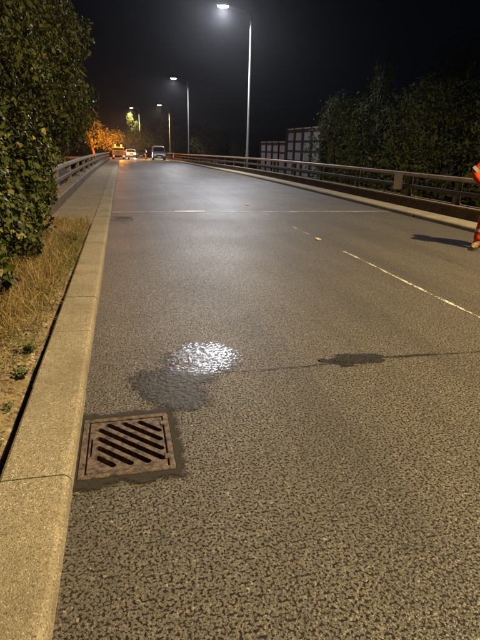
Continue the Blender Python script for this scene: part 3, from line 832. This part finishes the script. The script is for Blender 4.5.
while len(P) < 34:
    x = XL + 0.02 + random.expovariate(2.5); y = random.uniform(1.0, 16)
    if x < XR - 0.1 and not (DR1[2]-.05 < y < DR1[3]+.05 and x < .25): P.append((x, y, zr(y) + 0.012))
P = np.array(P); N = rng.normal(size=P.shape)*0.3; N[:,2] += 1
g = obj('road_litter', leaf_mesh('road_litter', P, N, rng.uniform(0.007, 0.020, len(P)), droop=0), M['litter']); tag(g, 'few dead leaves blown on to the road from the verge', 'leaf litter', kind='stuff')
# crumbs of grit along the kerb back
P = np.stack([rng.uniform(-1.3, -0.66, 900), rng.uniform(1.4, 6.0, 900)], 1)
b = MB()
for x, y in P:
    s = random.uniform(0.003, 0.009); z = soil_z(x, y)+s*0.4
    b.add([(x-s,y-s*.7,z-s),(x+s,y-s,z-s*.8),(x+s*.8,y+s,z-s),(x-s*.7,y+s*.9,z-s*.9),(x,y,z+s*.7)], [(0,1,4),(1,2,4),(2,3,4),(3,0,4)])
g = b.build('grit', M['soil']); tag(g, 'small grit and crumbs of soil along the back of the kerb', 'grit', kind='stuff')

def weed(x, y, n, size, spread, label):
    r = empty('weed', (x, y, soil_z(x, y))); tag(r, label, 'weed', 'weeds along the back of the kerb')
    C = []; N = []; st = MB()
    for k in range(n):
        a = random.uniform(0, 6.28); ln = random.uniform(0.3, 1)*spread; h = random.uniform(0.15, 0.8)*spread
        tip = Vector((math.cos(a)*ln*0.6, math.sin(a)*ln, h))
        st.tube([(0,0,-0.01), tip*0.5+Vector((0,0,h*0.15)), tip], [0.002,0.0016,0.0008], 4)
        for q in range(5):
            u = random.uniform(0.3, 1.0); c_ = tip*u
            C.append((c_.x+random.gauss(0,.006), c_.y+random.gauss(0,.006), c_.z+0.01)); N.append((random.gauss(0,.5), random.gauss(0,.5), 1))
    st.build('stem', M['weed'], r)
    obj('leaves', leaf_mesh('leaves', np.array(C), np.array(N), rng.uniform(.6, 1.2, len(C))*size, droop=0), M['weed'], r)
weed(-0.70, 3.05, 22, 0.026, 0.10, 'leafy green weed by the open kerb joint, just short of the dry grass')
weed(-0.715, 3.42, 26, 0.028, 0.12, 'bushier green weed at the kerb back where the dry grass begins')
weed(-0.70, 2.62, 10, 0.018, 0.06, 'tiny sprig of weed in the kerb joint on bare soil')
weed(-0.68, 2.30, 5, 0.012, 0.05, 'sparse thin weed in the kerb joint facing the drain cover')
weed(-0.76, 7.3, 30, 0.035, 0.22, 'green tuft of weed standing in the dry grass near the paved footway')
weed(-0.80, 8.2, 26, 0.035, 0.22, 'green weed at the edge of the paved footway behind the kerb')

# ------------------------------------------------------------------ panel screens beyond the parapet
def screen(name, label, x, y0, y1, ztop, zbot, ncol, rows, fin=0.16):
    r = empty(name, (x, y0, zbot)); tag(r, label, 'screen', 'panel screens beyond the parapet')
    H = ztop-zbot; L = y1-y0; cw = L/ncol
    for k in range(ncol+1):
        yk = k*cw
        MB().cbox(-fin, 0.0, yk-0.09, yk+0.09, 0, H+0.02, 0.01).build('upright', M['dark_metal'], r)
    MB().cbox(-fin*0.6, -0.02, 0.092, L-0.092, H-0.12, H-0.005, 0.01).build('top_beam', M['steel'], r)
    MB().box(-0.02, 0.03, 0.092, L-0.092, 0.0, H-0.125).build('backing', M['dark_metal'], r)
    rh = rows
    z = H - 0.42
    while z > 0.3:
        for k in range(ncol):
            a = k*cw + 0.40; c = (k+1)*cw - 0.36
            MB().cbox(-0.055, -0.021, a, c, max(0.05, z-rh+0.20), z, 0.006).build('panel', M['panel'], r)
        z -= rh
    return r
screen('panel_screen', 'tall dark framed screen of pale panels beyond the parapet', 16.0, 39.4, 48.2, 3.25, -5.2, 4, 0.86)
screen('panel_screen', 'lower dark framed screen of pale panels with its top well below its neighbour', 17.0, 51.5, 61.5, 2.15, -5.2, 4, 0.86)

# ------------------------------------------------------------------ vehicles
def wheel(parent, x, y, r=0.33, wd=0.22):
    b = MB()
    prof = [(r*0.62, -wd/2), (r*0.95, -wd/2), (r, -wd*0.35), (r, wd*0.35), (r*0.95, wd/2), (r*0.62, wd/2)]
    def lat(prof, n=20):
        vs = []; fs = []
        for q, s in prof:
            for i in range(n):
                a = 2*math.pi*i/n; vs.append((x+s, y+q*math.cos(a), r+q*math.sin(a)))
        m_ = len(prof)
        for k in range(m_-1):
            for i in range(n): fs.append((k*n+i, k*n+(i+1)%n, (k+1)*n+(i+1)%n, (k+1)*n+i))
        fs.append(tuple(range(n))); fs.append(tuple((m_-1)*n+i for i in range(n)))
        return vs, fs
    t_ = MB().add(*lat(prof)).build('wheel', M['rubber'], parent, False)
    MB().add(*lat([(r*0.6, -wd/2-0.008), (r*0.6, wd/2+0.008)])).build('rim', M['alloy'], t_)

def vehicle(name, label, cat, loc, rz, prof, glass_rows, W, paint, L, wheels, lit=False, bar=False, wheel_r=0.33, tumble=0.12):
    """prof: side outline (y along length, front at -L/2; z) ; body narrows above the waist"""
    r = empty(name, loc, rz); tag(r, label, cat, 'vehicles stopped past the end of the bridge')
    waist = 0.95
    n = len(prof); vs = []; fs = []
    def hw(z): return W/2*(1 - tumble*max(0, z-waist)) if z > waist else W/2*(0.97 if z < 0.35 else 1.0)
    for s in (-1, 1):
        for y, z in prof: vs.append((s*hw(z), y, z))
    for i in range(n): fs.append((i, (i+1)%n, n+(i+1)%n, n+i))
    fs.append(tuple(range(n-1,-1,-1))); fs.append(tuple(range(n, 2*n)))
    bo = MB().add(vs, fs).build('body', M[paint], r)
    bv = bo.modifiers.new('bevel', 'BEVEL'); bv.width = 0.05; bv.segments = 3; bv.limit_method = 'ANGLE'; bv.angle_limit = R(25)
    for nm, pts in glass_rows:                     # each pane a thin slab from 4 points
        pts = [Vector(p) for p in pts]
        nn_ = (pts[1]-pts[0]).cross(pts[3]-pts[0]).normalized()
        v_ = [p + nn_*0.012 for p in pts] + [p - nn_*0.03 for p in pts]
        MB().add(v_, [(0,1,2,3),(7,6,5,4),(0,4,5,1),(1,5,6,2),(2,6,7,3),(3,7,4,0)]).build(nm, M['glass'], r)
    fy = -L/2
    for s in (-1, 1):
        b = MB(); b.cbox(s*W*0.36-0.15, s*W*0.36+0.15, fy-0.035, fy+0.1, 0.62, 0.80, 0.02)
        b.build('headlight', M['headlight' if lit else 'plate'], r)
        b = MB(); b.cbox(s*(W/2+0.10)-0.09, s*(W/2+0.10)+0.09, fy+L*0.27, fy+L*0.27+0.14, 1.02, 1.22, 0.02); b.build('wing_mirror', M['black_paint'], r)
        b = MB(); b.cbox(s*W*0.42-0.07, s*W*0.42+0.07, L/2-0.08, L/2+0.03, 0.75, 1.0, 0.01); b.build('tail_light', M['red_paint'], r)
        for yw in wheels: wheel(r, s*(W/2-0.10), yw, wheel_r)
    MB().cbox(-W*0.24, W*0.24, fy-0.03, fy+0.08, 0.56, 0.78, 0.015).build('grille', M['rubber'], r)
    MB().cbox(-W*0.47, W*0.47, fy-0.07, fy+0.15, 0.28, 0.50, 0.03).build('bumper', M['black_paint'], r)
    MB().box(-0.26, 0.26, fy-0.085, fy-0.065, 0.40, 0.51).build('number_plate', M['plate'], r)
    if bar:
        MB().cbox(-W*0.30, W*0.30, fy+L*0.36, fy+L*0.36+0.25, prof_top(prof)+0.005, prof_top(prof)+0.12, 0.02).build('roof_bar', M['plate'], r)
    return r
def prof_top(p): return max(z for _, z in p)
def front_glass(L, W, y0, z0, y1, z1, tumble=0.12):
    h0 = W/2*(1-tumble*max(0, z0-0.95))-0.10; h1 = W/2*(1-tumble*max(0, z1-0.95))-0.12
    return [(-h0, y0, z0), (h0, y0, z0), (h1, y1, z1), (-h1, y1, z1)]
def side_glass(W, s, y0, y1, z0, z1, dy=0.0, tumble=0.12):
    h0 = s*(W/2*(1-tumble*max(0, z0-0.95))+0.004); h1 = s*(W/2*(1-tumble*max(0, z1-0.95))+0.004)
    q = [(h0, y0, z0), (h0, y1, z0), (h1, y1, z1), (h1, y0+dy, z1)]
    return q if s > 0 else q[::-1]
# van facing the camera
L = 4.8
van_p = [(-2.4,0.3),(-2.42,0.75),(-2.3,1.0),(-1.55,1.16),(-0.85,1.80),(-0.55,1.86),(2.25,1.86),(2.4,1.7),(2.4,0.3)]
vehicle('van', 'grey van with white roof bar and dark windscreen facing the bridge', 'van', (5.35, 76.5, zr(76.5)), R(-1), van_p,
        [('windscreen', front_glass(L, 1.84, -1.52, 1.19, -0.90, 1.76))] + [('side_window', side_glass(1.84, s, -1.1, 0.2, 1.1, 1.65, 0.45)) for s in (-1, 1)],
        1.84, 'grey_paint', L, (-1.5, 1.5), False, True)
car_p = [(-2.15,0.3),(-2.2,0.6),(-2.1,0.82),(-1.1,0.98),(-0.35,1.42),(0.2,1.48),(1.1,1.42),(1.85,1.0),(2.15,0.95),(2.2,0.3)]
def car(label, loc, rz, paint, lit):
    return vehicle('car', label, 'car', loc, rz, car_p,
        [('windscreen', front_glass(4.3, 1.76, -1.06, 1.01, -0.42, 1.40)), ('rear_window', front_glass(4.3, 1.76, -1.83, 1.03, -1.18, 1.40) and [(0.78,1.83,1.03),(-0.78,1.83,1.03),(-0.7,1.18,1.40),(0.7,1.18,1.40)])] +
        [('side_window', side_glass(1.76, s, -0.75, 1.3, 1.02, 1.36, 0.5)) for s in (-1, 1)], 1.76, paint, 4.3, (-1.35, 1.35), lit)
c1 = car('silver car with both headlights lit, facing the bridge', (1.62, 96.0, zr(96)), R(2), 'white_paint', True)
c2 = car('dark unlit car standing between the grey van and the lit car', (3.35, 90.0, zr(90)), R(-3), 'black_paint', False)
# works truck seen from behind, amber beacons on its roof bar
tz = zr(74)
tr = empty('works_truck', (-0.42, 74.0, tz)); tag(tr, 'orange-red works truck with two lit amber beacons and striped tail board', 'truck', 'vehicles stopped past the end of the bridge')
b = MB().cbox(-0.85, 0.85, 1.9, 3.7, 0.42, 1.62, 0.06); cb = b.build('cab', M['red_paint'], tr)
MB().box(-0.68, 0.68, 1.885, 1.90, 1.02, 1.48).build('rear_window', M['glass'], cb)
MB().cbox(-0.70, 0.70, 3.69, 3.71, 0.98, 1.48, 0.004).build('windscreen', M['glass'], cb)
MB().cbox(-0.90, 0.90, -0.6, 1.86, 0.55, 0.68, 0.02).build('bed', M['black_paint'], tr)
for s in (-1, 1): MB().cbox(s*0.88-0.02, s*0.88+0.02, -0.56, 1.84, 0.681, 1.05, 0.008).build('side_board', M['red_paint'], tr)
tbd = MB().cbox(-0.86, 0.86, -0.62, -0.585, 0.55, 1.22, 0.008).build('tail_board', M['yellow_paint'], tr)
for k in range(-4, 5):                             # chevron stripes
    for s in (-1,):
        x0 = k*0.2
        pts = [(x0, 0.58), (x0+0.10, 0.58), (x0+0.10 - 0.34*(1 if k >= 0 else -1), 1.19), (x0 - 0.34*(1 if k >= 0 else -1), 1.19)]
        pts = [(max(-0.84, min(0.84, a)), c) for a, c in pts]
        MB().add([(a, -0.626, c) for a, c in pts] + [(a, -0.6195, c) for a, c in pts], [(0,1,2,3),(7,6,5,4),(0,4,5,1),(1,5,6,2),(2,6,7,3),(3,7,4,0)]).build('chevron_stripe', M['red_paint'], tbd)
for s in (-1, 1):
    MB().cbox(s*0.72-0.13, s*0.72+0.13, -0.66, -0.60, 0.36, 0.54, 0.01).build('tail_light', M['taillight'], tr)
    for yw in (0.2, 2.9): wheel(tr, s*0.72, yw, 0.36)
MB().cbox(-0.6, 0.6, 2.0, 2.2, 1.62, 1.68, 0.01).build('beacon_bar', M['black_paint'], tr)
for s in (-1, 1):
    MB().lathe([(0.13,0),(0.13,0.17),(0.10,0.24),(0.04,0.27)], 14, (s*0.42, 2.1, 1.681)).build('beacon', M['beacon'], tr, True)
    ld = bpy.data.lights.new('beacon_light', 'POINT'); ld.energy = 1700; ld.color = (1.0, 0.33, 0.03); ld.shadow_soft_size = 0.12
    lo = bpy.data.objects.new('beacon_light', ld); col.objects.link(lo); lo.parent = tr; lo.location = (s*0.42, 2.1, 2.05)
# added amber strip and flood, hidden ahead of the cab to light the trees
MB().cbox(-0.5, 0.5, 3.715, 3.80, 1.50, 1.62, 0.01).build('added_amber_strip', M['beacon'], tr)
ld = bpy.data.lights.new('added_tree_flood', 'SPOT'); ld.energy = 60000; ld.color = (1.0, 0.25, 0.02); ld.spot_size = R(100); ld.spot_blend = 0.5; ld.shadow_soft_size = 0.2
lo = bpy.data.objects.new('added_tree_flood', ld); col.objects.link(lo); lo.parent = tr; lo.location = (0, 3.95, 1.56); lo.rotation_euler = (R(90+14), 0, R(32))
# headlight beams of the lit car
for s in (-1, 1):
    ld = bpy.data.lights.new('headlight_beam', 'SPOT'); ld.energy = 700; ld.color = (1, .93, .84); ld.spot_size = R(60); ld.spot_blend = 0.7; ld.shadow_soft_size = 0.06
    lo = bpy.data.objects.new('headlight_beam', ld); col.objects.link(lo); lo.parent = c1; lo.location = (s*0.63, -2.32, 0.70)
    lo.rotation_euler = (R(90-5), 0, R(180))

# cones
def cone(x, y, h, label, group='traffic cones at the road works'):
    r = empty('traffic_cone', (x, y, zr(y) + (0.11 if x > 6.8 or x < -0.4 else 0.0))); tag(r, label, 'traffic cone', group)
    MB().cbox(-0.2, 0.2, -0.2, 0.2, 0.0, 0.045, 0.012).build('base', M['rubber'], r)
    rr = lambda z: 0.145 - 0.115*z/h
    MB().lathe([(rr(0.046), 0.046), (rr(h*0.5), h*0.5), (rr(h), h)], 18).build('body', M['cone'], r, True)
    for a, c in ((0.34, 0.52), (0.66, 0.80)):
        MB().lathe([(rr(h*a)+0.003, h*a), (rr(h*c)+0.003, h*c)], 18).build('sleeve', M['reflective'], r, True)
cone(7.12, 72.0, 0.95, 'tall traffic cone with white sleeves on the strip beside the grey van')
cone(3.55, 78.0, 0.75, 'traffic cone standing between the grey van and the dark car')
cone(0.95, 73.0, 0.75, 'traffic cone standing on the road next to the works truck tail board')
cone(-1.15, 70.5, 0.75, 'traffic cone on the corner before the works truck')

# ------------------------------------------------------------------ worker in orange
def skin(name, verts, edges, radii, mat, parent, root=0, sub=2):
    me = bpy.data.meshes.new(name); me.from_pydata(verts, edges, []); me.update()
    o = obj(name, me, mat, parent)
    md = o.modifiers.new('skin', 'SKIN'); md.use_smooth_shade = True
    for i, v in enumerate(me.skin_vertices[0].data):
        r_ = radii[i]; v.radius = r_ if hasattr(r_, '__len__') else (r_, r_)
        v.use_root = (i == root)
    sd_ = o.modifiers.new('subd', 'SUBSURF'); sd_.levels = sub; sd_.render_levels = sub
    return o
pe = empty('person', (5.80, 6.74, 0.0), R(-22)); tag(pe, 'person in orange work jacket and trousers standing on the road, hand on hip', 'person')
# faces -y (towards the camera); their right side is -x
hipR, hipL = (-0.10,0,0.92), (0.10,0,0.92)
kneR, kneL = (-0.15,-0.03,0.50), (0.12,-0.02,0.50)
ankR, ankL = (-0.19,0.0,0.09), (0.14,0.0,0.09)
toeR, toeL = (-0.285,-0.15,0.045), (0.20,-0.18,0.045)
shR, shL = (-0.19,0,1.42), (0.19,0,1.42)
elR, elL = (-0.41,0.05,1.19), (0.27,0.03,1.14)
wrR, wrL = (-0.235,-0.06,1.015), (0.28,-0.10,0.90)
V_ = [(0,0,0.95),(0,0,1.15),(0,0,1.38),(0,0,1.50),(0,-0.02,1.60),(0,-0.02,1.72), hipR,kneR,ankR,toeR, hipL,kneL,ankL,toeL, shR,elR,wrR, shL,elL,wrL]
E_ = [(0,1),(1,2),(2,3),(3,4),(4,5),(0,6),(6,7),(7,8),(8,9),(0,10),(10,11),(11,12),(12,13),(2,14),(14,15),(15,16),(2,17),(17,18),(18,19)]
rad = [(.15,.11),(.135,.10),(.15,.11),.055,(.078,.095),(.055,.07),.085,.055,.038,.03,.085,.055,.038,.03,.06,.042,.030,.06,.042,.030]
def hand(wr, d, side):
    """palm and five curled fingers continuing the wrist"""
    n0 = len(V_); wv = Vector(wr); d = Vector(d).normalized(); sx = Vector((0,-1,0.15)).normalized(); cu = d.cross(sx)*side
    V_.append(tuple(wv + d*0.07)); rad.append((.036,.018)); E_.append((V_.index(wr), n0))
    for q, ln in zip((-.03,-.01,.01,.03), (.065,.08,.075,.06)):
        a = wv + d*0.09 + sx*q
        k = len(V_); V_.append(tuple(a)); V_.append(tuple(a+d*ln*.6+cu*.012)); V_.append(tuple(a+d*ln+cu*.04)); rad.extend([.0095,.009,.007]); E_.extend([(n0,k),(k,k+1),(k+1,k+2)])
    k = len(V_); V_.append(tuple(wv+d*0.045+sx*0.045)); V_.append(tuple(wv+d*0.085+sx*0.065)); rad.extend([.011,.008]); E_.extend([(n0,k),(k,k+1)])
hand(wrR, (0.55,0.15,-0.8), 1); hand(wrL, (0.1,-0.2,-1), -1)
skin('body', V_, E_, rad, M['skin'], pe)
skin('jacket', [(0,0,0.88),(0,0,1.15),(0,0,1.38),(0,0,1.475), shR, elR, wrR, shL, elL, wrL], [(0,1),(1,2),(2,3),(2,4),(4,5),(5,6),(2,7),(7,8),(8,9)],
     [(.205,.15),(.20,.145),(.195,.14),.09,.098,.084,.060,.098,.084,.060], M['orange'], pe)
skin('trousers', [(0,0,0.93), hipR, kneR, (ankR[0],ankR[1],0.12), hipL, kneL, (ankL[0],ankL[1],0.12)], [(0,1),(1,2),(2,3),(0,4),(4,5),(5,6)],
     [(.17,.13),.105,.080,.070,.105,.080,.070], M['orange'], pe)
def band(p, q, rads, nm='reflective_band', wd=0.05):
    p = Vector(p); d = (Vector(q)-p).normalized()
    MB().tube([p-d*wd/2, p+d*wd/2], rads, 20, cap=False).build(nm, M['reflective'], pe, True)
def lerp(a, c, u): return tuple(Vector(a).lerp(Vector(c), u))
band(lerp(shR, elR, .80), elR, .084); band(lerp(shL, elL, .80), elL, .098)
band(lerp(kneR, ankR, .45), ankR, .074); band(lerp(kneL, ankL, .45), ankL, .074)
for z in (1.02, 1.22): MB().lathe([(0.212,-.025),(0.212,.025)], 24, (0,0,z), 1.0, 0.74).build('reflective_band', M['reflective'], pe, True)
for a, t_ in ((ankR, toeR), (ankL, toeL)):
    skin('boot', [(a[0],a[1],0.16), (a[0],a[1],0.06), lerp((a[0],a[1],0.055), t_, .55), t_], [(0,1),(1,2),(2,3)], [.06,.062,.056,.045], M['boot'], pe)
    dv = Vector((t_[0]-a[0], t_[1]-a[1], 0)).normalized(); nv = Vector((-dv.y, dv.x, 0)); c0 = Vector((a[0],a[1],0))
    o_ = [c0-dv*.06-nv*.04, c0-dv*.06+nv*.04, c0+dv*.12+nv*.055, c0+dv*.22+nv*.03, c0+dv*.22-nv*.03, c0+dv*.12-nv*.055]
    MB().add([(p.x,p.y,0.001) for p in o_]+[(p.x,p.y,0.022) for p in o_], [(5,4,3,2,1,0),(6,7,8,9,10,11)]+[(i,(i+1)%6,6+(i+1)%6,6+i) for i in range(6)]).build('boot_sole', M['sole'], pe)
# hard hat, hair and features
MB().lathe([(0.135,1.70),(0.125,1.712),(0.118,1.75),(0.09,1.81),(0.03,1.835)], 24, (0,-0.02,0), 0.92, 1.12).build('hard_hat', M['white_paint'], pe, True)
MB().lathe([(0.082,1.60),(0.092,1.66),(0.095,1.71)], 18, (0,0.005,0), 0.92, 1.08).build('hair', M['hair'], pe, True)
for s in (-1, 1):
    MB().lathe([(0.004,-.012),(0.012,-.006),(0.013,0.006),(0.004,.012)], 10, (s*0.032,-0.112,1.655)).build('eye', M['plate'], pe, True)
    MB().lathe([(0.008,-.03),(0.016,0),(0.008,.03)], 10, (s*0.088,-0.015,1.645), 0.5, 1).build('ear', M['skin'], pe, True)
MB().tube([(0,-0.11,1.665),(0,-0.128,1.635),(0,-0.118,1.618)], [.007,.013,.010], 8).build('nose', M['skin'], pe, True)
MB().tube([(-0.025,-0.106,1.588),(0,-0.114,1.586),(0.025,-0.106,1.588)], [.003,.006,.003], 6).build('mouth', M['red_paint'], pe, True)

# ------------------------------------------------------------------ thin night haze that glows round the lamps
hz = MB().box(-310, 310, -310, 310, -6.3, 14.0).build('haze', None)
hm = bpy.data.materials.new('haze'); hm.use_nodes = True
hn = hm.node_tree.nodes; hn.remove(hn['Principled BSDF'])
pv = hn.new('ShaderNodeVolumePrincipled'); pv.inputs['Color'].default_value = (0.9, 0.92, 1.0, 1); pv.inputs['Density'].default_value = 0.00030; pv.inputs['Anisotropy'].default_value = 0.84
hm.node_tree.links.new(pv.outputs[0], hn['Material Output'].inputs['Volume'])
hz.data.materials.append(hm); tag(hz, kind='stuff')
